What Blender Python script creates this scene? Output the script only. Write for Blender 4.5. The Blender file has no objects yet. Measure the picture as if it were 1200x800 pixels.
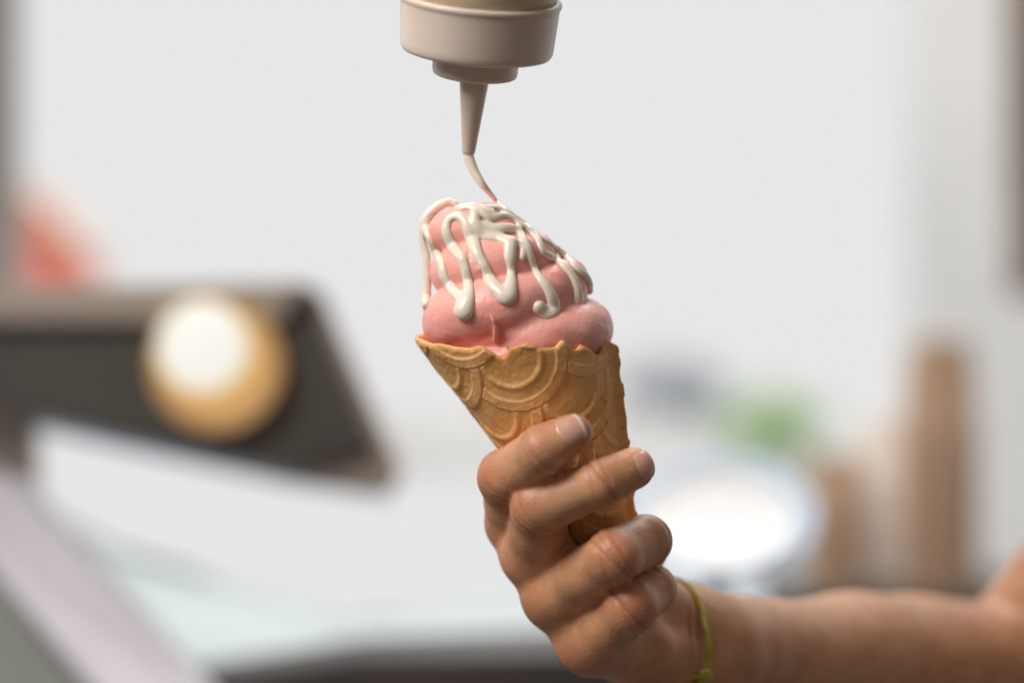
import bpy, bmesh, math, random
import numpy as np
from mathutils import Vector, Matrix
from mathutils.bvhtree import BVHTree

random.seed(7); np.random.seed(7)
scene = bpy.context.scene
col = scene.collection

# ------------------------------------------------------------------ camera, world, lamps, exposure
S = 350.0 / 1200.0            # millimetres per photograph pixel in the plane of focus
CD = 350.0 / 36.0 * 85.0      # camera distance in millimetres (85 mm lens)
cam_d = bpy.data.cameras.new('camera')
cam = bpy.data.objects.new('camera', cam_d); col.objects.link(cam)
cam.location = (0, -CD / 1000, 0); cam.rotation_euler = (math.radians(90), 0, 0)
cam_d.lens = 85; cam_d.sensor_width = 36; cam_d.sensor_fit = 'HORIZONTAL'
cam_d.clip_start = 0.02; cam_d.clip_end = 100
cam_d.dof.use_dof = True; cam_d.dof.focus_distance = (CD - 20) / 1000; cam_d.dof.aperture_fstop = 2.9
cam_d.dof.aperture_blades = 0
scene.camera = cam

world = bpy.data.worlds.new('World'); scene.world = world; world.use_nodes = True
bg = world.node_tree.nodes['Background']
bg.inputs['Color'].default_value = (1.0, 0.90, 0.80, 1); bg.inputs['Strength'].default_value = 0.20

def area(name, loc, target, size, power, color=(1, 1, 1), size_y=None):
    l = bpy.data.lights.new(name, 'AREA'); l.energy = power; l.size = size; l.color = color
    if size_y: l.shape = 'RECTANGLE'; l.size_y = size_y
    o = bpy.data.objects.new(name, l); col.objects.link(o); o.location = loc
    o.rotation_euler = (Vector(target) - Vector(loc)).to_track_quat('-Z', 'Y').to_euler()
    return o
area('key_lamp', (-0.50, -0.38, 0.52), (-0.01, 0, 0.0), 0.42, 7.4, (1.0, 0.95, 0.89))
area('overhead_fill', (-0.25, 0.45, 1.25), (-0.05, 0, -0.02), 0.8, 5.0, (1.0, 0.97, 0.93))  # unseen overhead area light, placed to leave the forearm dimmer
area('daylight_fill', (0.2, 2.1, 2.2), (0.2, 3.3, -0.3), 2.0, 95.0, (0.97, 0.99, 1.0))  # area light added to brighten the outdoor things like daylight

scene.view_settings.view_transform = 'Standard'; scene.view_settings.look = 'None'
scene.view_settings.exposure = 0; scene.view_settings.gamma = 1
scene.view_settings.use_curve_mapping = False
scene.cycles.use_denoising = True
scene.cycles.max_bounces = 8
scene.cycles.sample_clamp_indirect = 4

# ------------------------------------------------------------------ helpers
def P(px, py, d):
    """photograph pixel + distance behind the focus plane (mm) -> point in mm"""
    f = 1 + d / CD
    return np.array([(px - 600) * S * f, d, (400 - py) * S * f])

def link(name, me, m, parent=None):
    o = bpy.data.objects.new(name, me); col.objects.link(o)
    if m: me.materials.append(m)
    if parent: o.parent = parent
    return o

def mesh(name, verts, faces, m, parent=None, smooth=True):
    me = bpy.data.meshes.new(name)
    v = np.asarray(verts, float) / 1000
    me.from_pydata(v.tolist(), [], [list(map(int, f)) for f in faces])
    me.update()
    if smooth: me.polygons.foreach_set('use_smooth', [True] * len(me.polygons))
    return link(name, me, m, parent)

def tag(o, label, cat, group=None, kind=None):
    if label: o['label'] = label
    if cat: o['category'] = cat
    if group: o['group'] = group
    if kind: o['kind'] = kind
    return o

def empty(name, loc):
    o = bpy.data.objects.new(name, None); col.objects.link(o)
    o.location = Vector(loc) / 1000; o.empty_display_size = 0.02
    return o

def keep(o, parent):
    o.parent = parent
    o.matrix_parent_inverse = Matrix.Translation(-parent.location)
    return o

def mat(name, c0, c1=None, rough=0.5, scale=40, sss=0.0, sss_r=(1, .4, .2), sss_s=0.004, bump=0.0, bscale=300,
        bdist=0.0004, spec=0.5, metal=0.0, coat=0.0, detail=4, emit=None, estr=0.0, lo=.35, hi=.65):
    m = bpy.data.materials.new(name); m.use_nodes = True
    nt = m.node_tree; b = nt.nodes['Principled BSDF']
    b.inputs['Base Color'].default_value = (*c0, 1)
    b.inputs['Roughness'].default_value = rough
    b.inputs['Specular IOR Level'].default_value = spec
    b.inputs['Metallic'].default_value = metal
    b.inputs['Coat Weight'].default_value = coat
    tc = nt.nodes.new('ShaderNodeTexCoord')
    if c1:
        n = nt.nodes.new('ShaderNodeTexNoise'); n.inputs['Scale'].default_value = scale; n.inputs['Detail'].default_value = detail
        nt.links.new(tc.outputs['Object'], n.inputs['Vector'])
        r = nt.nodes.new('ShaderNodeValToRGB'); r.name = 'ramp'
        r.color_ramp.elements[0].position = lo; r.color_ramp.elements[1].position = hi
        r.color_ramp.elements[0].color = (*c0, 1); r.color_ramp.elements[1].color = (*c1, 1)
        nt.links.new(n.outputs['Fac'], r.inputs['Fac']); nt.links.new(r.outputs['Color'], b.inputs['Base Color'])
    if sss:
        b.inputs['Subsurface Weight'].default_value = sss
        b.inputs['Subsurface Radius'].default_value = sss_r; b.inputs['Subsurface Scale'].default_value = sss_s
    if bump:
        n2 = nt.nodes.new('ShaderNodeTexNoise'); n2.inputs['Scale'].default_value = bscale; n2.inputs['Detail'].default_value = 5
        nt.links.new(tc.outputs['Object'], n2.inputs['Vector'])
        bp = nt.nodes.new('ShaderNodeBump'); bp.name = 'bump'; bp.inputs['Strength'].default_value = bump; bp.inputs['Distance'].default_value = bdist
        nt.links.new(n2.outputs['Fac'], bp.inputs['Height']); nt.links.new(bp.outputs['Normal'], b.inputs['Normal'])
    if emit:
        b.inputs['Emission Color'].default_value = (*emit, 1); b.inputs['Emission Strength'].default_value = estr
    return m

# ---- distance fields on a rectilinear grid, meshed by surface nets
def axis(lo, hi, step, coarse_hi=None, growth=1.12, cmax=5.0, coarse_lo=None):
    a = list(np.arange(lo, hi, step)); s = step
    if coarse_hi is not None:
        while a[-1] < coarse_hi: s = min(s * growth, cmax); a.append(a[-1] + s)
    if coarse_lo is not None:
        s = step; pre = [lo]
        while pre[-1] > coarse_lo: s = min(s * growth, cmax); pre.append(pre[-1] - s)
        a = pre[:0:-1] + a
    return np.array(a, np.float32)

class Field:
    def __init__(self, xs, ys, zs, D=None):
        self.ax = (xs, ys, zs)
        self.D = np.full((len(xs), len(ys), len(zs)), 60.0, np.float32) if D is None else D
    def sl(self, lo, hi):
        r = []
        for a, l, h in zip(self.ax, lo, hi):
            i = max(int(np.searchsorted(a, l)) - 1, 0); j = min(int(np.searchsorted(a, h)) + 1, len(a)); r.append(slice(i, max(j, i)))
        return tuple(r)
    def pts(self, s):
        return (self.ax[0][s[0]][:, None, None], self.ax[1][s[1]][None, :, None], self.ax[2][s[2]][None, None, :])
    def seg(self, a, b, ra, rb, k=0.0, margin=10.0, squash=None):
        a = np.asarray(a, np.float32); b = np.asarray(b, np.float32); m = max(ra, rb) + margin
        s = self.sl(np.minimum(a, b) - m, np.maximum(a, b) + m)
        X, Y, Z = self.pts(s); ab = b - a; L = float(ab @ ab) + 1e-9
        dx, dy, dz = X - a[0], Y - a[1], Z - a[2]
        t = np.clip((dx * ab[0] + dy * ab[1] + dz * ab[2]) / L, 0, 1)
        qx, qy, qz = dx - t * ab[0], dy - t * ab[1], dz - t * ab[2]
        d2 = qx * qx + qy * qy + qz * qz
        if squash is not None and np.linalg.norm(squash[0]) > .2:                     # flatten along a direction
            n, amt = squash; n = np.asarray(n, float); n = n / np.linalg.norm(n)
            c = qx * n[0] + qy * n[1] + qz * n[2]; d2 = d2 + c * c * (amt * amt - 1)
        d = np.sqrt(d2) - (ra + (rb - ra) * t)
        self.D[s] = smin(self.D[s], d.astype(np.float32), k)
    def blur(self, n=1):
        D = self.D
        for _ in range(n):
            for ax in range(3):
                D = np.concatenate([np.take(D, [0], ax), D, np.take(D, [-1], ax)], ax)
                N = D.shape[ax]; i = lambda a, b: tuple(slice(a, b) if q == ax else slice(None) for q in range(3))
                D = .25 * D[i(0, N - 2)] + .5 * D[i(1, N - 1)] + .25 * D[i(2, N)]
        self.D = D
    def mesh(self):
        return surface_nets(self.D, *self.ax)

def smin(a, b, k):
    if k <= 0: return np.minimum(a, b)
    h = np.maximum(k - np.abs(a - b), 0) / k
    return np.minimum(a, b) - h * h * h * k / 6

def surface_nets(D, xs, ys, zs):
    ins = D < 0; nx, ny, nz = D.shape
    c = sum(ins[i:nx - 1 + i, j:ny - 1 + j, k:nz - 1 + k].astype(np.int8) for i in (0, 1) for j in (0, 1) for k in (0, 1))
    act = np.argwhere((c > 0) & (c < 8)); idx = -np.ones((nx - 1, ny - 1, nz - 1), np.int64)
    idx[tuple(act.T)] = np.arange(len(act))
    acc = np.zeros((len(act), 3)); cnt = np.zeros(len(act)); ax = (xs, ys, zs)
    I, J, K = act.T
    corners = [(i, j, k) for i in (0, 1) for j in (0, 1) for k in (0, 1)]
    for p in corners:
        for q in range(3):
            if p[q]: continue
            r = list(p); r[q] = 1
            v0 = D[I + p[0], J + p[1], K + p[2]]; v1 = D[I + r[0], J + r[1], K + r[2]]
            m = (v0 < 0) != (v1 < 0); t = np.where(m, v0 / np.where(m, v0 - v1, 1), 0)
            pos = np.empty((len(act), 3))
            for w, B in enumerate((I, J, K)):
                c0 = ax[w][B + p[w]]; c1 = ax[w][B + r[w]]; pos[:, w] = c0 + (c1 - c0) * t
            acc[m] += pos[m]; cnt += m
    V = acc / cnt[:, None]; F = []
    for q in range(3):
        a = [slice(None)] * 3; b = [slice(None)] * 3
        a[q] = slice(0, D.shape[q] - 1); b[q] = slice(1, D.shape[q])
        s0 = ins[tuple(a)]; s1 = ins[tuple(b)]; e = np.argwhere(s0 != s1)
        u, w = [(1, 2), (2, 0), (0, 1)][q]
        ok = (e[:, u] > 0) & (e[:, w] > 0) & (e[:, u] < D.shape[u] - 1) & (e[:, w] < D.shape[w] - 1); e = e[ok]
        def g(du, dw):
            r = e.copy(); r[:, u] += du; r[:, w] += dw; return idx[r[:, 0], r[:, 1], r[:, 2]]
        quad = np.stack([g(-1, -1), g(0, -1), g(0, 0), g(-1, 0)], 1)
        flip = ~s0[tuple(e.T)]; quad[flip] = quad[flip][:, ::-1]; F.append(quad)
    return V, np.concatenate(F)

def fast_mesh(name, V, F, m, parent=None):
    me = bpy.data.meshes.new(name); n = len(F)
    me.vertices.add(len(V)); me.vertices.foreach_set('co', (V / 1000).astype(np.float32).ravel())
    me.loops.add(n * 4); me.loops.foreach_set('vertex_index', F.astype(np.int32).ravel())
    me.polygons.add(n); me.polygons.foreach_set('loop_start', np.arange(0, n * 4, 4, dtype=np.int32))
    me.polygons.foreach_set('use_smooth', np.ones(n, bool)); me.update(calc_edges=True); me.validate()
    return link(name, me, m, parent)

def attr(o, name, values):
    a = o.data.attributes.new(name, 'FLOAT', 'POINT'); a.data.foreach_set('value', np.asarray(values, np.float32))

def catmull(pts, n):
    """pts: rows of floats, resampled smoothly"""
    p = np.asarray(pts, float); p = np.vstack([2 * p[0] - p[1], p, 2 * p[-1] - p[-2]]); out = []
    for i in range(1, len(p) - 2):
        for t in np.linspace(0, 1, n, endpoint=False):
            a, b, c, d = p[i - 1:i + 3]
            out.append(.5 * (2 * b + (c - a) * t + (2 * a - 5 * b + 4 * c - d) * t * t + (3 * b - a - 3 * c + d) * t ** 3))
    out.append(p[-2]); return np.array(out)

def vnoise(p, seed=0, octaves=3, f=1.0):
    """cheap smooth noise from rotated sines, p: (N,3)"""
    r = np.random.RandomState(seed); v = 0; amp = 1
    for o in range(octaves):
        for _ in range(4):
            d = r.normal(size=3); d /= np.linalg.norm(d)
            v = v + amp * np.sin(p @ d * f * (2 ** o) * r.uniform(.7, 1.3) + r.uniform(0, 6.28)) / 4
        amp *= .5
    return v

def bevel(o, w=0.002, seg=2):
    b = o.modifiers.new('bevel', 'BEVEL'); b.width = w; b.segments = seg; b.limit_method = 'ANGLE'
    return o

def slab(name, px, d, thick, m, parent=None, bev=3.0):
    """outline of (pixel x, pixel y[, own distance]) extruded backwards by thick mm"""
    v = [P(p[0], p[1], p[2] if len(p) > 2 else d) for p in px]; n = len(v)
    vb = [q + np.array([0, thick, 0]) for q in v]
    f = [list(range(n)), list(range(2 * n - 1, n - 1, -1))] + [[(i + 1) % n, i, n + i, n + (i + 1) % n] for i in range(n)]
    o = mesh(name, v + vb, f, m, None, False)
    bm = bmesh.new(); bm.from_mesh(o.data); bmesh.ops.recalc_face_normals(bm, faces=bm.faces); bm.to_mesh(o.data); bm.free()
    bevel(o, bev / 1000)
    if parent: keep(o, parent)
    return o

def box(name, lo, hi, m, parent=None, bev=3.0):
    (x0, y0, z0), (x1, y1, z1) = lo, hi
    v = [(x, y, z) for x in (x0, x1) for y in (y0, y1) for z in (z0, z1)]
    f = [(0, 1, 3, 2), (4, 6, 7, 5), (0, 4, 5, 1), (2, 3, 7, 6), (0, 2, 6, 4), (1, 5, 7, 3)]
    o = mesh(name, v, f, m, None, False); bevel(o, bev / 1000)
    if parent: keep(o, parent)
    return o

def lathe(name, prof, m, origin=(0, 0, 0), ax=(0, 0, 1), n=96, parent=None, ripple=None):
    ax = Vector(ax).normalized(); q = ax.to_track_quat('Z', 'Y').to_matrix()
    v = []; f = []
    for i, (r, z) in enumerate(prof):
        for k in range(n):
            a = 2 * math.pi * k / n; rr = r + (ripple(i, a) if ripple else 0)
            v.append(np.array(origin) + np.array(q @ Vector((rr * math.cos(a), rr * math.sin(a), z))))
    for i in range(len(prof) - 1):
        for k in range(n):
            f.append((i * n + k, i * n + (k + 1) % n, (i + 1) * n + (k + 1) % n, (i + 1) * n + k))
    o = mesh(name, v, f, m, None, True)
    bm = bmesh.new(); bm.from_mesh(o.data); bmesh.ops.remove_doubles(bm, verts=bm.verts, dist=1e-6)
    bmesh.ops.recalc_face_normals(bm, faces=bm.faces); bm.to_mesh(o.data); bm.free()
    o.data.polygons.foreach_set('use_smooth', [True] * len(o.data.polygons))
    if parent: keep(o, parent)
    return o

# ------------------------------------------------------------------ materials
M = {}
M['sky'] = mat('sky', (0, 0, 0), emit=(1.0, 1.0, 1.0), estr=0.80, spec=0)
M['wall_pale'] = mat('wall_pale', (.70, .68, .65), (.76, .74, .71), scale=6, rough=.8)
M['wall_grey'] = mat('wall_grey', (.36, .34, .32), (.44, .42, .39), scale=5, rough=.7)
M['taupe'] = mat('taupe', (.36, .30, .26), (.42, .36, .31), scale=6, rough=.6)
M['charcoal'] = mat('charcoal', (.060, .056, .049), (.085, .079, .068), scale=8, rough=.55)
M['steel'] = mat('steel', (.99, .99, 1.0), rough=.10, metal=1.0, bump=.15, bscale=9, bdist=.002)
M['rail'] = mat('rail', (.68, .66, .73), (.74, .72, .79), scale=8, rough=.35)
M['green_glass'] = mat('green_glass', (.58, .67, .68), (.66, .74, .75), scale=5, rough=.2)
M['blue_fringe'] = mat('blue_fringe', (.58, .66, .86), (.64, .72, .90), scale=9, rough=.3)
M['paving'] = mat('paving', (.50, .53, .56), (.60, .63, .66), scale=3, rough=.8)
M['panel'] = mat('panel', (.30, .32, .30), (.38, .40, .38), scale=5, rough=.5)
M['dark'] = mat('dark', (.05, .042, .04), (.075, .06, .055), scale=9, rough=.5)
M['kraft'] = mat('kraft', (.38, .235, .145), (.45, .29, .18), scale=30, rough=.8)
M['brown_board'] = mat('brown_board', (.16, .085, .045), (.22, .12, .065), scale=12, rough=.6)
M['pale_cup'] = mat('pale_cup', (.68, .58, .50), (.74, .64, .56), scale=30, rough=.7)
M['red'] = mat('red', (.85, .22, .17), (.90, .30, .22), scale=20, rough=.5)
M['orange'] = mat('orange', (.90, .48, .28), (.92, .55, .36), scale=20, rough=.5)
M['blue_dish'] = mat('blue_dish', (.50, .62, .78), (.56, .68, .82), scale=20, rough=.25)
M['dish_white'] = mat('dish_white', (.86, .87, .88), (.90, .90, .91), scale=20, rough=.3)
M['leaf'] = mat('leaf', (.34, .52, .20), (.46, .62, .30), scale=30, rough=.6)
M['bark'] = mat('bark', (.12, .09, .06), (.17, .12, .08), scale=30, rough=.9)
M['house'] = mat('house', (.42, .45, .48), (.48, .51, .54), scale=3, rough=.8)
M['roof'] = mat('roof', (.32, .34, .36), (.38, .40, .42), scale=8, rough=.8)
M['window_glass'] = mat('window_glass', (.10, .12, .14), rough=.1)
M['bulb'] = mat('bulb', (.1, .1, .1), emit=(1.0, .975, .90), estr=0.88, rough=.6)
M['halo_fade'] = mat('halo_fade', (.12, .07, .03), emit=(1.0, .55, .22), estr=0.34, rough=.4)  # dimmer emission puts the halo's outer fade into the colour
M['glow'] = mat('glow', (.12, .10, .05), emit=(1.0, .78, .36), estr=0.80, rough=.5)
M['shade'] = mat('shade', (.12, .07, .03), emit=(1.0, .54, .19), estr=0.58, rough=.4)

M['plastic'] = mat('plastic', (.64, .54, .465), (.68, .575, .50), scale=20, rough=.32, sss=.15, sss_s=.004, bump=.08, bscale=120, bdist=.0006)
M['bottle'] = mat('bottle', (.60, .47, .32), (.64, .51, .36), scale=18, rough=.35, sss=.2, sss_s=.006)
M['sauce'] = mat('sauce', (.80, .72, .61), (.84, .76, .65), scale=70, rough=.24, sss=.25, sss_r=(1, .8, .6), sss_s=.002, spec=.55, bump=.05, bscale=200, bdist=.0008)
M['ice'] = mat('ice', (.88, .375, .325), (.93, .455, .40), scale=55, rough=.34, sss=.30, sss_r=(1, .55, .5), sss_s=.0025, bump=.55, bscale=520, bdist=.0005, detail=6, spec=.45)
M['bracelet'] = mat('bracelet', (.42, .38, .035), (.55, .50, .07), scale=300, rough=.6, bump=.6, bscale=1500, bdist=.0004)
M['nail'] = mat('nail', (.64, .35, .26), (.70, .41, .31), scale=120, rough=.27, sss=.2, sss_s=.001, spec=.5)
M['nail_tip'] = mat('nail_tip', (.76, .58, .47), rough=.3)

def skin_material():
    m = mat('skin', (.52, .250, .130), (.65, .335, .184), rough=.45, scale=110, sss=.14, sss_r=(1, .36, .20), sss_s=.003, bump=.32, bscale=330, bdist=.0006, detail=8, spec=.40)
    nt = m.node_tree; b = nt.nodes['Principled BSDF']; ramp = nt.nodes['ramp']
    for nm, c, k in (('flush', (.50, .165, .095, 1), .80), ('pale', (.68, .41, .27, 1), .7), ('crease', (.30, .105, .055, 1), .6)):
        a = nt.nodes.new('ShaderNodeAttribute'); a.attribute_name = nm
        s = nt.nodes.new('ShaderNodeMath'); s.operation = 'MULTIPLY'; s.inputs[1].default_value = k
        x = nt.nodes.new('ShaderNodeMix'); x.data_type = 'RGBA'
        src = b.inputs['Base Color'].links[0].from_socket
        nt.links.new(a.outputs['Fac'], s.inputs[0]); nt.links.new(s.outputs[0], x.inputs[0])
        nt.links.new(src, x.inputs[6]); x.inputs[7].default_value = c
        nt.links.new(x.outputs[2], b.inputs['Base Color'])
    # cellular skin grain on top of the noise relief
    tc = [n for n in nt.nodes if n.type == 'TEX_COORD'][0]
    v = nt.nodes.new('ShaderNodeTexVoronoi'); v.inputs['Scale'].default_value = 620; v.feature = 'DISTANCE_TO_EDGE'
    nt.links.new(tc.outputs['Object'], v.inputs['Vector'])
    b2 = nt.nodes.new('ShaderNodeBump'); b2.inputs['Strength'].default_value = .3; b2.inputs['Distance'].default_value = .0004
    nt.links.new(v.outputs['Distance'], b2.inputs['Height']); nt.links.new(nt.nodes['bump'].outputs['Normal'], b2.inputs['Normal'])
    nt.links.new(b2.outputs['Normal'], b.inputs['Normal'])
    return m
M['skin'] = skin_material()

def cone_material():
    m = mat('waffle', (.80, .41, .135), (.90, .54, .225), rough=.5, scale=70, bump=.8, bscale=480, bdist=.0006, detail=6, spec=.3, sss=.08, sss_s=.002)
    nt = m.node_tree; b = nt.nodes['Principled BSDF']
    a = nt.nodes.new('ShaderNodeAttribute'); a.attribute_name = 'ridge'
    x = nt.nodes.new('ShaderNodeMix'); x.data_type = 'RGBA'; src = b.inputs['Base Color'].links[0].from_socket
    s = nt.nodes.new('ShaderNodeMath'); s.operation = 'MULTIPLY'; s.inputs[1].default_value = .45
    nt.links.new(a.outputs['Fac'], s.inputs[0]); nt.links.new(s.outputs[0], x.inputs[0])
    nt.links.new(src, x.inputs[6]); x.inputs[7].default_value = (.89, .54, .25, 1)
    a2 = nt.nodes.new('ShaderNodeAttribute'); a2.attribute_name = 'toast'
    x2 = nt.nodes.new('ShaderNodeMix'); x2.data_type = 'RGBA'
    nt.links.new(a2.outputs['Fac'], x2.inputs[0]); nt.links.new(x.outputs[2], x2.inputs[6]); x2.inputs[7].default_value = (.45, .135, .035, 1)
    # small scorched specks
    tc = [n for n in nt.nodes if n.type == 'TEX_COORD'][0]
    n3 = nt.nodes.new('ShaderNodeTexNoise'); n3.inputs['Scale'].default_value = 330; n3.inputs['Detail'].default_value = 3
    nt.links.new(tc.outputs['Object'], n3.inputs['Vector'])
    mr = nt.nodes.new('ShaderNodeMapRange'); mr.inputs['From Min'].default_value = .64; mr.inputs['From Max'].default_value = .74; mr.inputs['To Max'].default_value = .6
    nt.links.new(n3.outputs['Fac'], mr.inputs['Value'])
    x3 = nt.nodes.new('ShaderNodeMix'); x3.data_type = 'RGBA'; nt.links.new(mr.outputs[0], x3.inputs[0]); nt.links.new(x2.outputs[2], x3.inputs[6]); x3.inputs[7].default_value = (.25, .10, .035, 1)
    nt.links.new(x3.outputs[2], b.inputs['Base Color'])
    return m
M['waffle'] = cone_material()

# ------------------------------------------------------------------ setting and blurred background
sk = mesh('sky', [(-9000, 4600, -2500), (9000, 4600, -2500), (9000, 4600, 5500), (-9000, 4600, 5500)], [(0, 1, 2, 3)], M['sky'], smooth=False)
tag(sk, None, None, kind='structure')
cn = box('counter', (-900, -1000, -420), (900, 1500, -288), M['dark']); tag(cn, None, None, kind='structure')  # near part stretched unseen beneath the hand to block light from below

gr = mesh('ground', [(-9000, 1502, -330), (9000, 1502, -330), (9000, 4598, -330), (-9000, 4598, -330)], [(0, 1, 2, 3)], M['paving'], smooth=False); tag(gr, None, None, kind='structure')

# ---- display case on the left
case = empty('display_case', P(150, 760, 700)); case.location.z = -0.288
tag(case, 'blurred display case with dark hood, polished steel lid and pale rail', 'display case')
hood = slab('hood', [(-120, 374), (330, 374), (352, 338), (436, 528), (330, 553), (170, 516), (60, 490), (-10, 474), (-120, 440)], 560, 45, M['charcoal'], case)
slab('ledge', [(-140, 338), (356, 330), (350, 340), (330, 378), (-140, 380)], 545, 40, M['taupe'], case)
slab('trim', [(354, 336), (372, 336), (470, 556), (455, 582), (318, 552), (330, 530), (434, 530)], 575, 30, M['taupe'], case)
# steel lid: a sheet that rises away from the lens, so it mirrors the bright window
lid = slab('lid', [(36, 478, 1500), (36, 590, 1050), (130, 640, 880), (410, 722, 650), (660, 704, 690), (660, 574, 1120), (420, 556, 1200), (250, 500, 1450)], 1000, 6, M['steel'], case, .5)
slab('lid_fringe', [(38, 482, 640), (60, 490, 640), (170, 516, 640), (330, 553, 640), (455, 582, 640), (470, 588, 640), (330, 566, 640), (170, 532, 640), (38, 502, 640)], 640, 8, M['blue_fringe'], case, 1)  # thin strip painting the blue colour fringe along the bright lid
slab('lid_support', [(60, 504, 1430), (240, 514, 1400), (240, 745, 1400), (60, 735, 1430)], 1400, 20, M['taupe'], case)
slab('front_glass', [(60, 612, 985), (130, 646, 878), (410, 728, 648), (664, 710, 690), (664, 752, 640), (420, 770, 600), (220, 812, 560)], 800, 10, M['green_glass'], case, 1)
slab('side_panel', [(-120, 560, 620), (10, 620, 600), (190, 830, 500), (-120, 830, 560)], 700, 20, M['panel'], case)
slab('rail', [(-60, 540, 560), (30, 566, 560), (290, 860, 430), (150, 860, 430), (-60, 620, 560)], 600, 25, M['rail'], case, 6)
slab('post', [(-100, 462, 640), (38, 478, 640), (36, 960, 640), (-100, 960, 640)], 640, 30, M['taupe'], case)
slab('base', [(200, 800, 540), (420, 768, 540), (720, 764, 540), (760, 860, 540), (200, 860, 540)], 540, 200, M['dark'], case)

# ---- warm lamp in front of the hood
lp = P(246, 420, 548); lamp = empty('lamp', lp)
tag(lamp, 'glowing round lamp with white bulb and amber shade against dark hood', 'lamp')
ux = np.array([0, -1, 0.0])
R0 = 78 * S * 1.66
lathe('shade', [(R0 * .80, 2), (R0 * .93, 3), (R0, 8), (R0 * .97, 10), (R0 * .9, 7), (R0 * .78, 5)], M['halo_fade'], P(255, 427, 548), (0, -1, 0), parent=lamp)
lathe('reflector', [(0.1, -1), (R0 * .5, 0), (R0 * .84, 3.5), (R0 * .84, 6), (R0 * .6, 4), (0.1, 3)], M['shade'], P(255, 427, 548), (0, -1, 0), parent=lamp)
R2 = 57 * S * 1.64
lathe('glow_ring', [(R2 * .8, 4), (R2, 5), (R2 * 1.02, 8), (R2 * .95, 12), (R2 * .8, 11)], M['glow'], P(241, 407, 548), (0, -1, 0), parent=lamp)  # yellow glow around the bulb, painted as an emissive ring
R1 = 51 * S * 1.64
lathe('bulb', [(R1 * math.cos(a), 12 + 14 * math.sin(a)) for a in np.linspace(-1.2, 1.57, 14)], M['bulb'], P(240, 405, 548), (0, -1, 0), parent=lamp)

# ---- window frame and posts
wl = slab('window_post', [(-160, -700), (10, -700), (10, 813), (-160, 813)], 1150, 60, M['wall_grey']); tag(wl, 'grey window post above the display case ledge', 'window post')
wr = slab('window_frame', [(1068, -500), (1330, -500), (1330, 690), (1092, 690), (1076, 420)], 2600, 80, M['wall_pale']); tag(wr, 'pale window frame behind the tall brown cup stack', 'window frame')
wb = slab('hanging_board', [(1182, -700), (1320, -700), (1320, 350), (1194, 350)], 1900, 50, M['brown_board']); tag(wb, 'brown board hanging from above in front of the pale window frame', 'board')

# ---- red sign
rc = empty('red_sign', P(60, 350, 2600)); rc.location.z = -0.33; tag(rc, 'blurred red sign panel with slanted orange top edge outside the window', 'sign')
slab('panel', [(10, 226), (38, 240), (78, 288), (108, 312), (112, 674), (10, 674)], 2600, 60, M['red'], rc)
slab('top_edge', [(8, 212), (44, 226), (88, 278), (116, 300), (109, 313), (78, 289), (37, 241), (8, 227)], 2592, 76, M['orange'], rc)

# ---- stacks of paper cups on the right
def cup_stack(px, py_base, d, w, h, n, m, label, cat):
    f = S * (1 + d / CD); base = P(px, py_base, d); e = empty('cup_stack', base)
    tag(e, label, cat)
    w *= f; h *= f; step = h * .62 / max(n - 1, 1); ch = h - step * (n - 1)
    prof = [(0, ch * .98), (w * .36, ch * .98), (w * .37, ch), (w * .39, ch * .99), (w * .475, 1.5), (w * .5, 1.2), (w * .5, 0), (w * .465, .3), (w * .36, ch * .93), (0, ch * .93)]
    first = lathe('cup', prof, m, base, parent=e, n=48)
    for i in range(1, n):
        c = first.copy(); col.objects.link(c); c.parent = e; c.matrix_parent_inverse = first.matrix_parent_inverse
        c.location.z = step * i / 1000; c.location.x = .0006 * math.sin(i * 2.1)
        c.rotation_euler.z = 0
cup_stack(1102, 690, 1150, 94, 292, 12, M['kraft'], 'tallest stack of upturned brown paper cups by the window frame', 'cup stack')
cup_stack(980, 690, 1150, 76, 158, 7, M['kraft'], 'short stack of upturned brown paper cups on the dark plinth', 'cup stack')
cup_stack(1040, 690, 1230, 86, 200, 8, M['pale_cup'], 'pale beige cup stack between the two brown stacks', 'cup stack')
f7 = 1 + 760 / CD
sh = box('plinth', (P(925, 0, 1080)[0], 1080, -289), (P(1300, 0, 1080)[0], 1320, P(0, 690, 1150)[2]), M['dark']); tag(sh, 'dark plinth under the paper cup stacks', 'plinth')

# ---- pale blue dish with a plain white well
dc = P(842, 614, 640); dish = empty('dish', dc); tag(dish, 'pale blue oval dish with white well tilted on a stand behind the hand', 'dish')
fd = S * (1 + 640 / CD); dn = Vector((0, -.36, 1.0))
def oval(name, prof, m, cx, cy, tiltv):
    o = lathe(name, [(r * fd, z) for r, z in prof], m, (0, 0, 0), (0, 0, 1), n=64)
    o.rotation_euler = (math.radians(36), 0, math.radians(-4)); o.location = Vector(P(cx, cy, 640)) / 1000
    keep(o, dish); return o
lathe('stand', [(34, 0), (34, 4), (12, 10), (8, 20), (8, 150), (14, 166)], M['blue_dish'], (dc[0], 652, -289), (0, 0, 1), n=40, parent=dish)
oval('rim', [(88, 4), (98, 6), (112, 11), (113, 9), (98, 2), (80, -6), (0, -7)], M['blue_dish'], 845, 618, 0)
oval('well', [(0, 3.0), (60, 3.4), (86, 4.2), (90, 6.0), (89, 2)], M['dish_white'], 842, 614, 0)

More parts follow.
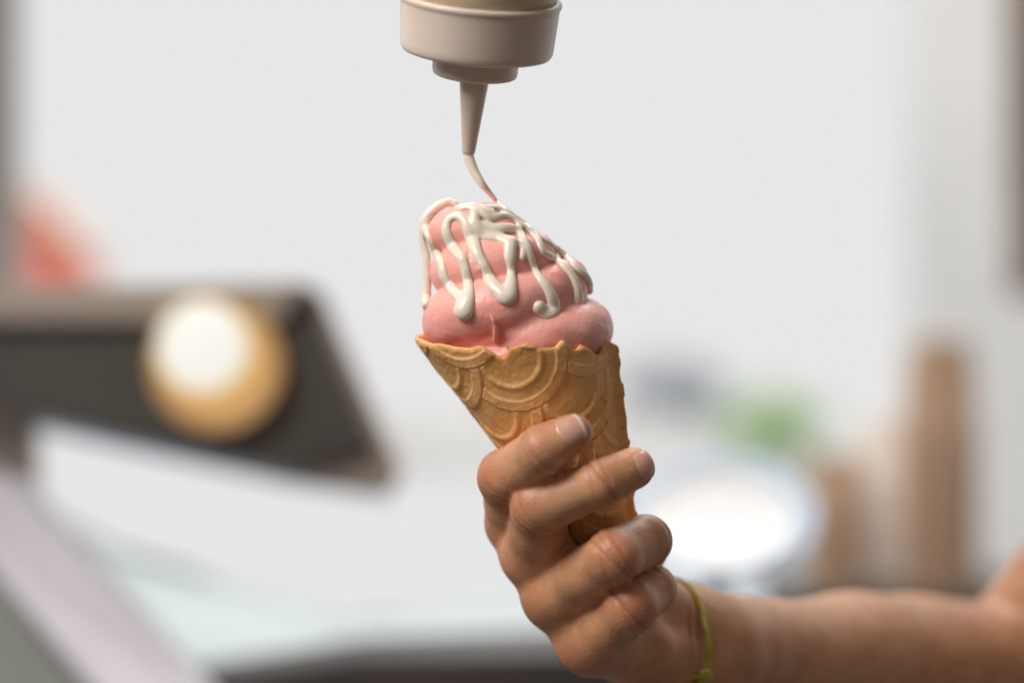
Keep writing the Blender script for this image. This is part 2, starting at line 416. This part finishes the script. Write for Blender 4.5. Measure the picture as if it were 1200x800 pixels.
# ---- outside: low pale wall, grey house, green shrub
gw = slab('garden_wall', [(380, 478), (770, 486), (1010, 540), (1010, 644), (380, 644)], 3000, 150, M['wall_pale']); tag(gw, 'pale low wall outside the window behind the cone', 'wall')
hs = empty('house', P(790, 560, 3800)); tag(hs, 'faint blue grey house outside the window beside the green shrub', 'house')
slab('wall', [(735, 455), (850, 455), (850, 604), (735, 604)], 3800, 500, M['house'], hs, 10)
slab('roof', [(725, 458), (760, 425), (825, 425), (862, 458)], 3780, 560, M['roof'], hs, 10)
slab('window', [(765, 475), (790, 475), (790, 505), (765, 505)], 3785, 12, M['window_glass'], hs, 1)
slab('window', [(805, 475), (828, 475), (828, 505), (805, 505)], 3785, 12, M['window_glass'], hs, 1)
sb = empty('shrub', P(902, 664, 2700)); tag(sb, 'green leafy shrub outside the window beside the pale cup stack', 'shrub')
rs = np.random.RandomState(3); v = []; fc = []
for i in range(1100):
    u = rs.normal(size=3); u /= np.linalg.norm(u); rr = rs.uniform(.35, 1) ** .5 * (1 + .25 * math.sin(5 * math.atan2(u[2], u[0])))
    c = P(905, 498, 2700) + u * np.array([78, 70, 48]) * rr
    a = rs.normal(size=3); a /= np.linalg.norm(a); b = np.cross(a, rs.normal(size=3)); b /= np.linalg.norm(b)
    L = rs.uniform(6, 10); k = len(v); v += [c - a * L, c + b * L * .45, c + a * L, c - b * L * .45]; fc.append((k, k + 1, k + 2, k + 3))
keep(mesh('crown', v, fc, M['leaf'], None, False), sb)
for dx in (-40, 10, 60):
    b0 = P(902, 664, 2700); lathe('stem', [(5, 0), (4, 130), (2, 215)], M['bark'], b0, (dx / 220, 0.05, 1), n=10, parent=sb)

# ------------------------------------------------------------------ waffle cone
A = P(757, 752, 14); MC = P(612, 392, 0)
axv = Vector(MC - A).normalized(); alpha = math.radians(15.0)
e1 = Vector((0, -1, 0)); e1 = (e1 - axv * e1.dot(axv)).normalized(); e2 = axv.cross(e1)      # e1 towards the lens
if e2.x < 0: e2 = -e2                                                                            # e2 to the right
RIM_Z = P(0, 402, 0)[2]
rsn = np.random.RandomState(11)
rim_knots = np.concatenate([rsn.normal(0, 1.0, 64)])
def rim_noise(t):
    x = (t % (2 * math.pi)) / (2 * math.pi) * 40; i = int(x); fr = x - i; fr = fr * fr * (3 - 2 * fr)
    return (rim_knots[i % 40] * (1 - fr) + rim_knots[(i + 1) % 40] * fr)
def scallop(X, Y):
    """raised bands of an overlapping fan pattern on the flat sheet, 0..1"""
    RW, CW, R = 19.0, 31.0, 19.6
    best = np.zeros_like(X); own = np.full(X.shape, -1e9)
    j0 = np.floor(Y / RW)
    for dj in (2, 1, 0, -1):
        j = j0 + dj; off = np.where(j % 2 == 0, 0, CW / 2)
        for di in (-1, 0, 1):
            cx = (np.round((X - off) / CW) + di) * CW + off; cy = j * RW + 6
            dd = np.hypot(X - cx, Y - cy); m = (dd < R) & (j > own)
            def band(c, w, s=.45): return 1 / (1 + np.exp(-(w - np.abs(dd - c)) / s * 2))
            h = np.maximum(.72 * band(R - 2.3, 1.8), .85 * band(R - 9.4, .9)); h = np.maximum(h, np.maximum(np.maximum(band(R - .8, .34, .3), band(R - 3.9, .34, .3)), 0 * dd))
            best = np.where(m, h, best); own = np.where(m, j, own)
    return best
NU, NV = 620, 300
TH0 = math.radians(62); TURN = 2 * math.pi * 1.22       # sheet starts behind on the right and ends on the right, over itself
SEAM = math.radians(66)                                  # free outer edge: angle from the lens towards the right
th = SEAM - TURN + np.linspace(0, 1, NU) * TURN
# ragged outer free edge
Lr = np.zeros(NU)
for i, t in enumerate(th):
    d = axv * math.cos(alpha) + (e1 * math.cos(t) + e2 * math.sin(t)) * math.sin(alpha)
    front = math.cos(t)
    zr = RIM_Z - 2.2 * front + 1.15 * rim_noise(t * 1.0) + 0.9 * math.sin(3 * t + .6)
    side = math.sin(t)
    if side < -.55: zr += 1.8 * (-side - .55) / .45
    # two chipped peaks seen in the rim
    for tc_, w_, h_ in ((.42, .09, 4.2), (1.06, .07, 3.0), (.86, .12, -2.0), (.60, .07, .8), (-.2, .22, -1.2)):
        zr += h_ * math.exp(-((t - tc_) / w_) ** 2)
    if i > NU * .0 and t < SEAM - 2 * math.pi + .9: zr -= 2.5
    Lr[i] = (zr - A[2]) / d.z
vv = np.linspace(0, 1, NV)
TH, VV = np.meshgrid(th, vv, indexing='ij')
LL = (0.10 + 0.90 * VV) * Lr[:, None]
PHI = TH * math.sin(alpha)
RG = scallop(LL * np.sin(PHI) + 7.0, LL * np.cos(PHI) + 3.0)
turns = (TH - th[0]) / (2 * math.pi)
OFF = -3.1 * (1 - np.clip((turns - .20) / .12, 0, 1)) ** 1.5 + .5 * np.clip((turns - .9) / .3, 0, 1)
fade = np.clip((LL - 22) / 12, 0, 1)
# seam edge wobble: the last columns follow an irregular line
edge = np.clip((TH - (SEAM - .16)) / .16, 0, 1)
wob = (vnoise(np.stack([LL.ravel() * .22, 0 * LL.ravel(), 0 * LL.ravel()], 1), 5, 3, 1.0).reshape(LL.shape)) * 1.9
ct = np.array(e1)[None, None] * np.cos(TH)[..., None] + np.array(e2)[None, None] * np.sin(TH)[..., None]
tang = -np.array(e1)[None, None] * np.sin(TH)[..., None] + np.array(e2)[None, None] * np.cos(TH)[..., None]
gen = np.array(axv)[None, None] * math.cos(alpha) + ct * math.sin(alpha)
nrm = ct * math.cos(alpha) - np.array(axv)[None, None] * math.sin(alpha)
base = A[None, None] + gen * LL[..., None]
lump = vnoise(base.reshape(-1, 3), 9, 3, .16).reshape(LL.shape) * .45
fine = vnoise(base.reshape(-1, 3), 19, 2, 1.1).reshape(LL.shape) * .07
outer = base + nrm * (OFF + .70 * RG * fade + lump + fine + 2.6 * edge ** 2)[..., None] + tang * (edge * wob)[..., None]
inner = base + nrm * (OFF - 1.7 + lump + 2.5 * edge ** 2)[..., None] + tang * (edge * wob)[..., None]
# rounded lip
lipf = np.clip((VV - .985) / .015, 0, 1)[..., None]
midp = (outer + inner) / 2; outer = outer + (midp - outer) * lipf ** 2 * .6; inner = inner + (midp - inner) * lipf ** 2 * .6
V = np.concatenate([outer.reshape(-1, 3), inner.reshape(-1, 3)]); n1 = NU * NV
ii, jj = np.meshgrid(np.arange(NU - 1), np.arange(NV - 1), indexing='ij'); a0 = (ii * NV + jj).ravel()
Fo = np.stack([a0, a0 + NV, a0 + NV + 1, a0 + 1], 1); Fi = Fo[:, ::-1] + n1
top = np.arange(NU - 1) * NV + NV - 1; Ft = np.stack([top, top + NV, top + NV + n1, top + n1], 1)
bot = np.arange(NU - 1) * NV; Fb = np.stack([bot + NV, bot, bot + n1, bot + NV + n1], 1)
r0 = np.arange(NV - 1); Fs = np.stack([r0 + 1, r0, r0 + n1, r0 + 1 + n1], 1); r1 = r0 + (NU - 1) * NV; Fe = np.stack([r1, r1 + 1, r1 + 1 + n1, r1 + n1], 1)
cone = fast_mesh('waffle_cone', V, np.concatenate([Fo, Fi, Ft, Fb, Fs, Fe]), M['waffle'])
bm = bmesh.new(); bm.from_mesh(cone.data); bmesh.ops.recalc_face_normals(bm, faces=bm.faces); bm.to_mesh(cone.data); bm.free()
toast = np.clip(vnoise(V, 31, 3, .13) * .5, 0, 1) * .6
rimt = np.clip((np.concatenate([VV.ravel(), VV.ravel()]) - .93) / .07, 0, 1) * .0
edg = np.concatenate([edge.ravel(), edge.ravel()]) * .25
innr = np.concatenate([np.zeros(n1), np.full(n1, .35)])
early = np.concatenate([np.clip((.36 - turns.ravel()) / .10, 0, 1) * .8] * 2)  # inner sheet redder, deepened to paint the dark gap at the seam
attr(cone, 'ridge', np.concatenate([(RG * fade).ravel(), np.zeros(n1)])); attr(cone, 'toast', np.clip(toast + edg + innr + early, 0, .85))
tag(cone, 'golden rolled waffle cone with raised scallop pattern held in the hand', 'cone')

# ------------------------------------------------------------------ soft serve swirl
keys = np.array([  # turn, centre x, path radius x, centre y pixel, tube radius (photo pixels)
    (-.05, 604, 58, 410, 20), (0.02, 605, 67, 403, 29), (.09, 606, 76, 394, 34), (.25, 606, 79, 385, 35), (.5, 606, 77, 380, 35), (.75, 606, 73, 377, 40), (.9, 604, 70, 369, 40), (1.0, 601, 63, 355, 35), (1.12, 599, 57, 342, 32),
    (1.25, 599, 60, 331, 32), (1.5, 595, 58, 327, 32), (1.75, 592, 57, 321, 31), (2.0, 586, 52, 310, 31), (2.25, 578, 46, 298, 28),
    (2.5, 572, 41, 282, 28), (2.75, 566, 39, 272, 27), (3.0, 562, 32, 268, 27), (3.25, 556, 24, 263, 22), (3.5, 555, 15, 260, 21), (3.7, 551, 10, 257, 18)])
tt = np.linspace(keys[0, 0], keys[-1, 0], 420)
K = [np.interp(tt, keys[:, 0], keys[:, c]) for c in range(1, 5)]
for c in range(4):
    kk = np.convolve(np.pad(K[c], 7, mode='edge'), np.ones(15) / 15, 'valid'); K[c] = kk
path = []
for t, cx, Rp, cy, r in zip(tt, *K):
    a = -math.pi / 2 + 2 * math.pi * t; c = P(cx, cy, 0)
    q = c + np.array([Rp * S * math.cos(a), Rp * S * math.sin(a) * .92, 0]); path.append((*q, r * S))
path = np.array(path)
G = Field(axis(-34, 39, .5), axis(-37, 38, .5), axis(-16, 50, .5))
for i in range(len(path) - 1):
    G.seg(path[i, :3], path[i + 1, :3], path[i, 3], path[i + 1, 3], 0, 4)
G.seg(P(606, 390, 0), P(570, 290, 0), 21, 10, 1, 4)          # core
G.seg(P(612, 415, 1), P(606, 385, 0), 20, 25, 1, 4)
G.seg(P(599, 418, 0), P(612, 418, 0), 25, 25, 2, 4, ((0, 0, 1), 3.6))
G.seg(P(584, 280, -8), P(600, 292, -6), 9, 10, 2, 4)
# curl of torn ice cream, small peak, smears on the rim
def front(px, py, lift=0.0):
    for d in np.arange(-45, 20, .4):
        p = P(px, py, d); i, j, k = (min(int(np.searchsorted(a_, c_)), len(a_) - 1) for a_, c_ in zip(G.ax, p))
        if G.D[i, j, k] < 0: return P(px, py, d - lift)
    return P(px, py, -20)
for ch in ([(575, 370, .35, 1.0), (578, 376, .6, 1.4), (580.5, 383, .9, 1.4), (581, 391, 1.1, 1.0), (580, 399, 1.2, .3)],
           [(547, 287, .3, .5), (545, 295, .8, .6), (544, 303, 1.1, .2)], [(562, 316, .4, .2), (566, 312, .7, .2)]):
    c_ = [(front(x, y, l), rr) for x, y, rr, l in ch]
    for (a, ra), (b, rb) in zip(c_[:-1], c_[1:]): G.seg(a, b, ra, rb, .35, 4)
X, Y, Z = G.pts(tuple(slice(None) for _ in range(3)))
for f0, am, sd in ((.22, .35, 1), (.55, .16, 2), (1.3, .05, 5)):
    r = np.random.RandomState(sd)
    for _ in range(4):
        d = r.normal(size=3); d = d / np.linalg.norm(d) * f0
        G.D += (am / 2 * np.sin(X * d[0] + Y * d[1] + Z * d[2] + r.uniform(0, 6))).astype(np.float32)
G.blur(1)
iv, iff = G.mesh()
ice = fast_mesh('ice_cream', iv, iff, M['ice']); tag(ice, 'pink soft serve ice cream swirl in the waffle cone', 'ice cream')
bvh = BVHTree.FromPolygons([tuple(p) for p in iv], [tuple(int(k) for k in q) for q in iff])

# ------------------------------------------------------------------ pale sauce: stream and drizzled strands
EYE = np.array([0, -CD, 0.0])
def on_ice(px, py, r, lift, last):
    tgt = P(px, py, 0); d = Vector(tgt - EYE).normalized()
    h, n, _, _ = bvh.ray_cast(Vector(EYE), d)
    if h is None:
        q = P(px, py, last); h2, n2, _, dist = bvh.find_nearest(Vector(q)); 
        q = P(px, py, h2.y if abs(h2.y - last) < 10 else last)
        return q, last, np.zeros(3)
    return np.array(h) + np.array(n) * r * lift, h.y, np.array(n)
def crop(x, y): return 470 + x / 4, 220 + y / 4
strands = [
    [(104, 150, 15), (98, 200, 15), (102, 250, 15), (118, 320, 16), (123, 420, 17), (118, 500, 20), (120, 545, 24)],
    [(255, 78, 15), (215, 70, 18), (155, 102, 20), (118, 150, 20), (128, 220, 19), (160, 290, 18), (190, 350, 20), (206, 420, 24), (245, 480, 22), (285, 525, 26), (297, 572, 40)],
    [(297, 572, 42), (318, 500, 25), (310, 420, 21), (290, 340, 21), (240, 270, 24), (213, 200, 22), (225, 150, 19), (265, 133, 19), (300, 160, 21), (330, 230, 28), (360, 310, 23), (398, 380, 20), (420, 440, 27), (460, 485, 30), (498, 508, 36), (515, 440, 23), (515, 375, 17), (510, 320, 24), (515, 268, 24), (545, 258, 15), (572, 285, 14), (568, 328, 15)],
    [(280, 98, 14), (335, 88, 18), (380, 112, 20), (420, 140, 18), (480, 130, 15), (530, 150, 15), (562, 185, 15)],
    [(345, 120, 20), (352, 175, 24), (400, 222, 26), (460, 238, 25), (512, 258, 30)],
    [(372, 175, 18), (430, 195, 24), (500, 188, 20), (552, 205, 17), (588, 280, 20), (614, 350, 17), (640, 410, 17), (682, 465, 22), (710, 525, 26), (712, 575, 28), (680, 590, 26), (645, 560, 28)],
    [(450, 70, 12), (520, 130, 15), (590, 183, 17), (638, 240, 18), (664, 300, 17), (700, 325, 20), (760, 365, 20), (800, 412, 20), (824, 470, 22), (826, 525, 28)],
    [(650, 232, 12), (710, 270, 13), (770, 320, 15), (820, 375, 18), (860, 412, 20), (880, 450, 20), (880, 482, 18)],
    [(262, 92, 13), (310, 92, 15), (372, 104, 16), (430, 118, 15)],
    [(340, 84, 12), (400, 92, 13), (460, 98, 14), (500, 130, 13), (560, 172, 14), (612, 212, 14), (650, 262, 14)],
]
Q = Field(axis(-33, 33, .36), axis(-40, 12, .36), axis(6, 72, .36))
for st in strands:
    c = catmull(st, 9); last = 0; prev = None; pts = []
    for x, y, r in c:
        px, py = crop(x, y); rr = r / 4 * S * 1.21; q, last, nn = on_ice(px, py, rr, .10, last); pts.append((*q, rr, *nn))
    pts = np.array(pts)
    for it in range(3):
        pts[1:-1, 1] = .25 * pts[:-2, 1] + .5 * pts[1:-1, 1] + .25 * pts[2:, 1]
    for i in range(len(pts) - 1):
        if np.linalg.norm(pts[i, :3] - pts[i + 1, :3]) < 7: Q.seg(pts[i, :3], pts[i + 1, :3], pts[i, 3], pts[i + 1, 3], 0, 3, (pts[i, 4:7] + pts[i + 1, 4:7], 1.35))
land, _, _ = on_ice(*crop(452, 74), 1, .5, 0)
stream = catmull([(*P(548, 174, -6), 1.75), (*P(550, 186, -6), 1.85), (*P(556, 201, -6.5), 1.7), (*P(566, 217, -7), 1.35), (*P(576, 229, (land[1] - 7) / 2), 1.05), (*land, .9)], 8)
for i in range(len(stream) - 1): Q.seg(stream[i, :3], stream[i + 1, :3], stream[i, 3], stream[i + 1, 3], 0, 3)
Q.blur(3)
sv, sf = Q.mesh()
sauce = fast_mesh('sauce', sv, sf, M['sauce']); tag(sauce, 'cream coloured sauce streaming from the nozzle and dripping over the pink swirl', 'sauce')

# ------------------------------------------------------------------ squeeze bottle
tip = P(549, 180, -6); topc = P(562, 20, -16); bax = (topc - tip) / np.linalg.norm(topc - tip)
bax = np.array(Vector(bax + np.array([0, -.10, 0])).normalized())
btl = empty('squeeze_bottle', tip); tag(btl, 'upside down squeeze bottle with pale cap and tapered nozzle pouring sauce', 'bottle')
lathe('nozzle', [(1.3, 2), (1.45, 0.2), (1.9, 0), (2.15, .4), (2.3, 1.2), (5.05, 26.0), (5.4, 27.2), (5.6, 28.4)], M['plastic'], tip, bax, parent=btl)
lathe('collar', [(4, 27), (13.4, 27), (14.1, 27.4), (14.4, 28.4), (14.5, 32.6), (14.7, 33.4), (14.7, 36)], M['plastic'], tip, bax, parent=btl)
def ribs(i, a): return .10 * math.sin(60 * a) if 3 <= i <= 6 else 0
lathe('cap', [(12, 34.6), (23.6, 34.6), (24.9, 35.0), (25.6, 36.2), (25.8, 38), (26.2, 44), (26.6, 50.4), (26.8, 51.6), (27.2, 52.0), (27.3, 52.9), (27, 53.6), (24, 53.8)], M['plastic'], tip, bax, n=192, parent=btl, ripple=None)
lathe('bottle_body', [(23, 52.6), (25.2, 53), (26.0, 56), (26.6, 61), (27.5, 80), (27.5, 165), (26.5, 172), (22, 176), (0, 177)], M['bottle'], tip, bax, parent=btl)

# ------------------------------------------------------------------ hand and arm: one continuous skin
fingers = {
    'index': [(P(610, 612, 8), 11.2), (P(595, 560, -13), 9.6), (P(637, 527, -29), 8.3), (P(671, 507, -29.5), 6.8)],
    'middle': [(P(627, 648, 3), 11.4), (P(633, 594, -19), 9.4), (P(704, 566, -29), 8.0), (P(742, 549, -23), 7.0)],
    'ring': [(P(653, 698, 2), 11.2), (P(718, 652, -24), 9.3), (P(758, 633, -10), 8.8), (P(758, 645, 10), 7.6)],
    'pinky': [(P(690, 752, 3), 11.4), (P(739, 709, -17), 8.8), (P(765, 689, -5), 8.2), (P(760, 700, 14), 7.0)],
}
wrist = P(818, 764, 58)
XS = axis(-14, 74, .6, 270, 1.10, 5); YS = axis(-46, 66, .6, 330, 1.10, 5); ZS = axis(-128, -18, .6, 95, 1.10, 5, -210)
palm = Field(XS, YS, ZS)
roots = {'index': P(782, 732, 48), 'middle': P(792, 742, 50), 'ring': P(800, 762, 50), 'pinky': P(806, 780, 46)}
for nme, f in fingers.items():
    palm.seg(f[0][0] + np.array([1, 2, 0]), roots[nme], f[0][1] * .95, 13.5, 7, 12)
order = ['index', 'middle', 'ring', 'pinky']
for a_, b_ in zip(order[:-1], order[1:]):
    fa, fb = fingers[a_], fingers[b_]
    palm.seg(fa[0][0] + np.array([0, 1, 0]), fb[0][0] + np.array([0, 1, 0]), 9.8, 9.8, 6, 10)       # knuckle row
    wa, wb_ = fa[0][0] * .68 + fa[1][0] * .32, fb[0][0] * .68 + fb[1][0] * .32
    palm.seg(wa + np.array([1, 3, 0]), wb_ + np.array([1, 3, 0]), 7.0, 7.0, 6, 10)                        # skin webs
palm.seg(P(770, 718, 38), P(790, 745, 50), 12, 16, 8, 12)                  # thenar
palm.seg(P(755, 768, 24), P(800, 785, 48), 12, 17, 8, 12)                  # heel under the little finger
palm.seg(P(795, 750, 52), wrist, 20, 23.0, 8, 12)
arm = [(wrist, 23.0), (P(862, 770, 84), 22.5), (P(910, 782, 105), 25.5), (P(1000, 788, 150), 32.0), (P(1070, 797, 185), 35.0), (P(1185, 812, 232), 38.0)]
for (a, ra), (b, rb) in zip(arm[:-1], arm[1:]): palm.seg(a, b, ra, rb, 9, 14)
palm.seg(P(1205, 808, 234), P(1420, 580, 215), 40, 50, 3.0, 14)
palm.seg(P(806, 704, 60), P(880, 760, 95), 6, 8, 8, 10)                    # tendon side of the wrist
# thumb behind the cone
th_ = [(P(772, 725, 48), 12), (P(738, 672, 42), 10.5), (P(706, 612, 34), 9.5), (P(678, 560, 30), 8.5)]
T = Field(XS, YS, ZS, palm.D.copy())
for (a, ra), (b, rb) in zip(th_[:-1], th_[1:]): T.seg(a, b, ra, rb, 4, 10)
H = Field(XS, YS, ZS, T.D.copy())
for nme, f in fingers.items():
    F_ = Field(XS, YS, ZS)
    for q, ((a, ra), (b, rb)) in enumerate(zip(f[:-1], f[1:])):
        m_ = (a + b) / 2; rm = (ra + rb) / 2 * (.935 if q else .95)
        F_.seg(a, m_, ra, rm, 3.0, 10); F_.seg(m_, b, rm, rb, 3.0, 10)
    # knuckle on the back of the middle joint
    a, b, c = f[0][0], f[1][0], f[2][0]; out = b - (a + c) / 2; out /= np.linalg.norm(out)
    F_.seg(b + out * 2.1, b + out * 2.3, 7.3, 7.3, 4.5, 10)
    k0 = f[0][0] + (f[0][0] - roots[nme]) / np.linalg.norm(f[0][0] - roots[nme]) * 1.5
    F_.seg(k0, k0 + np.array([0, -.5, 0]), f[0][1] * .86, f[0][1] * .86, 5, 10)
    lo = np.min([p for p, _ in f], 0) - 26; hi = np.max([p for p, _ in f], 0) + 26; s = H.sl(lo, hi)
    Gf = smin(palm.D[s], F_.D[s], 6.0)
    H.D[s] = smin(H.D[s], Gf, 1.2)
# creases across the backs and bends of the joints
CREASES = []
def crease(p, dirv, amp, w, reach):
    dirv = np.asarray(dirv, float); dirv = dirv / np.linalg.norm(dirv); s = H.sl(p - reach, p + reach); X, Y, Z = H.pts(s)
    wav = .35 * np.sin((X + Z * .7 - Y) * .55 + p[0])
    CREASES.append((p, dirv, w * 1.1, reach, min(1, amp * 1.5)))
    t = wav * 0 + (X - p[0]) * dirv[0] + (Y - p[1]) * dirv[1] + (Z - p[2]) * dirv[2]
    rr = np.sqrt((X - p[0]) ** 2 + (Y - p[1]) ** 2 + (Z - p[2]) ** 2)
    H.D[s] += (amp * np.exp(-(t / w) ** 2) * np.clip((reach - rr) / reach * 2.5, 0, 1)).astype(np.float32)
for nme, f in fingers.items():
    for j, offs in ((1, (-2.6, -.9, .8, 2.4)), (2, (-1.5, 0.0, 1.4))):
        b = f[j][0]; d1 = f[j][0] - f[j - 1][0]; d2 = f[j + 1][0] - f[j][0]; d = d1 / np.linalg.norm(d1) + d2 / np.linalg.norm(d2); d /= np.linalg.norm(d)
        for o_ in offs: crease(b + d * o_ * 1.3, d + np.random.normal(0, .10, 3), (.55 if o_ in (0.0, -.9) else .36) * random.uniform(.7, 1.2), .55, f[j][1] * 1.6)
w_ = wrist - P(745, 735, 40); w_ /= np.linalg.norm(w_)
for o_ in (-9, -5): crease(P(800, 735, 45) + w_ * o_, w_, .7, .9, 26)
X, Y, Z = H.pts(tuple(slice(None) for _ in range(3)))
for f0, am, sd in ((.16, .35, 3), (.4, .14, 4)):
    r = np.random.RandomState(sd)
    for _ in range(4):
        d = r.normal(size=3); d = d / np.linalg.norm(d) * f0
        H.D += (am / 2 * np.sin(X * d[0] + Y * d[1] + Z * d[2] + r.uniform(0, 6))).astype(np.float32)
H.blur(1)
hv, hf = H.mesh()
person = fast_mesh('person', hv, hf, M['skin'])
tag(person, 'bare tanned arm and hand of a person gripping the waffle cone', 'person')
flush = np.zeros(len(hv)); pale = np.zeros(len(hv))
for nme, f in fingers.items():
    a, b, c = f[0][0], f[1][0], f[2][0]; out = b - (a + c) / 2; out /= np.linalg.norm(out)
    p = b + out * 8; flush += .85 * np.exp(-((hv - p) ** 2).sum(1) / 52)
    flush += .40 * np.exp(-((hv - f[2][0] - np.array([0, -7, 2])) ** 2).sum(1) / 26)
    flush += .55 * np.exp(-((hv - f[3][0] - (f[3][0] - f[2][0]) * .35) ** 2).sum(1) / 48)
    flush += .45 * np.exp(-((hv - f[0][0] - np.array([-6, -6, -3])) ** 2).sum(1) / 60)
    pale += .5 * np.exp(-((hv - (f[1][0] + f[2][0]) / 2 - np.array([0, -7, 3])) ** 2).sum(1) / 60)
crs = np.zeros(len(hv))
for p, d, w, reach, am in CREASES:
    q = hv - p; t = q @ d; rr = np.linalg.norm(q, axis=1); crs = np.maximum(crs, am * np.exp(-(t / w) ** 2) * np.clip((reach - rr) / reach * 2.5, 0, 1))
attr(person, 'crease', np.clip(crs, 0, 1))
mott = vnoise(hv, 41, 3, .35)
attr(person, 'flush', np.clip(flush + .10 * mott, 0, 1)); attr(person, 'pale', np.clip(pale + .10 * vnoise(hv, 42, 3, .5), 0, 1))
hb = BVHTree.FromPolygons([tuple(p) for p in hv], [tuple(int(k) for k in q) for q in hf])

# fingernails
def nail(f, dorsal, s0, s1, half, tip_rows=4, label=None):
    a, b = f[2][0], f[3][0]; ad = (b - a) / np.linalg.norm(b - a); n = np.array(dorsal, float); n -= ad * (n @ ad); n /= np.linalg.norm(n); sd = np.cross(ad, n)
    NS, NW = 26, 25; vs = []; fs = []
    for i in range(NS):
        u = i / (NS - 1); 
        for j in range(NW):
            w = -1 + 2 * j / (NW - 1)
            # rounded base and rounded free edge
            uu = s0 + (s1 - s0) * u
            if u < .5: uu += (1 - math.sqrt(max(0, 1 - (w * .92) ** 2))) * 4.2 * (1 - u * 2)
            else: uu -= (1 - math.sqrt(max(0, 1 - (w * .92) ** 2))) * 2.2 * (u * 2 - 1)
            ang = w * half; dirv = n * math.cos(ang) + sd * math.sin(ang)
            o_ = b + ad * uu * 1.0
            src = o_ + dirv * 16 + (ad * 0)
            h, nn, _, _ = hb.ray_cast(Vector(src), Vector(-dirv), 30)
            base_ = np.array(h) if h is not None else o_ + dirv * 6
            rad = (base_ - o_) @ dirv
            free = max(0, u - .8) / .2
            rad2 = rad + .30 * (1 - abs(w) ** 4) * min(1, u * 5) - .12 - .35 * max(0, 1 - u * 6) + free * .5
            vs.append(o_ + dirv * rad2)
    top = len(vs)
    for i in range(NS):
        for j in range(NW): vs.append(vs[i * NW + j] - n * .7)
    for i in range(NS - 1):
        for j in range(NW - 1):
            k = i * NW + j; fs.append((k, k + 1, k + NW + 1, k + NW)); fs.append((top + k, top + k + NW, top + k + NW + 1, top + k + 1))
    for j in range(NW - 1):
        k = (NS - 1) * NW + j; fs.append((k, k + 1, top + k + 1, top + k)); fs.append((j + 1, j, top + j, top + j + 1))
    for i in range(NS - 1):
        k = i * NW; fs.append((k + NW, k, top + k, top + k + NW)); k += NW - 1; fs.append((k, k + NW, top + k + NW, top + k))
    o = mesh('fingernail', vs, fs, M['nail'], person)
    o.data.materials.append(M['nail_tip'])
    for p in o.data.polygons:
        iv_ = min(p.vertices) % (NS * NW); 
        if iv_ // NW >= NS - tip_rows: p.material_index = 1
    bm = bmesh.new(); bm.from_mesh(o.data); bmesh.ops.recalc_face_normals(bm, faces=bm.faces); bm.to_mesh(o.data); bm.free()
    if label: o['label'] = label
    return o
nail(fingers['index'], (.05, -1, .42), -5.2, 5.0, .92)
nail(fingers['middle'], (.9, -.62, .34), -3.4, 5.4, .85, 1)

# ------------------------------------------------------------------ bracelet: thin cord around the wrist
bc = P(768, 748, 50); bdir = Vector(P(900, 778, 104) - P(790, 745, 50)).normalized()
bdir = (bdir + Vector((.10, -.28, 0))).normalized()
q = bdir.to_track_quat('Z', 'Y').to_matrix(); ring = []
for k in range(120):
    a = 2 * math.pi * k / 120; d = q @ Vector((math.cos(a), math.sin(a), 0))
    h, nn, _, _ = hb.ray_cast(Vector(bc) + d * 60, -d, 60)
    ring.append(np.array(h) if h is not None else bc + np.array(d) * 24)
ring = np.array(ring); cen = ring.mean(0)
rad = np.linalg.norm(ring - cen, axis=1); rad = np.array([max(rad[(k + j) % 120] for j in range(-5, 6)) for k in range(120)])
for _ in range(6): rad = (np.roll(rad, 1) + rad + np.roll(rad, -1)) / 3
cord = []
for k in range(120):
    d = (ring[k] - cen) / np.linalg.norm(ring[k] - cen); cord.append(cen + d * (rad[k] + .55) + np.array(bdir) * (.5 * math.sin(k * .21) + .3 * math.sin(k * .53)))
cord = np.array(cord); vs = []; fs = []
for k in range(240):
    kk = k / 2; i = int(kk) % 120; c = cord[i] if k % 2 == 0 else (cord[i] + cord[(i + 1) % 120]) / 2
    t = cord[(i + 1) % 120] - cord[i - 1]; t /= np.linalg.norm(t); n = c - cen; n -= t * (n @ t); n /= np.linalg.norm(n); b = np.cross(t, n)
    for j in range(10):
        a = 2 * math.pi * j / 10; r = .95 * (1 + .16 * math.cos(2 * a + k * .55)); vs.append(c + (n * math.cos(a) + b * math.sin(a)) * r)
for k in range(240):
    for j in range(10):
        fs.append((k * 10 + j, k * 10 + (j + 1) % 10, ((k + 1) % 240) * 10 + (j + 1) % 10, ((k + 1) % 240) * 10 + j))
br = empty('bracelet', cen); tag(br, 'thin yellow green cord bracelet around the wrist', 'bracelet')
keep(mesh('cord', vs, fs, M['bracelet'], None), br)

# knot where the cord is tied, with two short ends
pj = np.array([[600 + c[0] / S / (1 + c[1] / CD), 400 - c[2] / S / (1 + c[1] / CD)] for c in cord])
near = np.where(cord[:, 1] < cen[1])[0]; ki = near[np.argmin(np.abs(pj[near, 1] - 790))]; kp = cord[ki]; kn = (kp - cen) / np.linalg.norm(kp - cen)
KF = Field(*[axis(kp[i] - 11, kp[i] + 11, .4) for i in range(3)])
for a, b, ra, rb in (((-1, .2, .6), (1, .3, -.6), 1.5, 1.5), ((0, .6, -.9), (.6, .4, 1.0), 1.3, 1.4), ((0, .2, 0), (-4.5, .2, -5.5), .8, .7), ((0, .2, 0), (-7, .0, -1.5), .8, .7)):
    KF.seg(kp + kn * 1.0 + np.array([a[0], -a[1], a[2]]), kp + kn * 1.0 + np.array([b[0], -b[1], b[2]]), ra, rb, .3, 3)
kv, kf = KF.mesh(); keep(fast_mesh('knot', kv, kf, M['bracelet']), br)
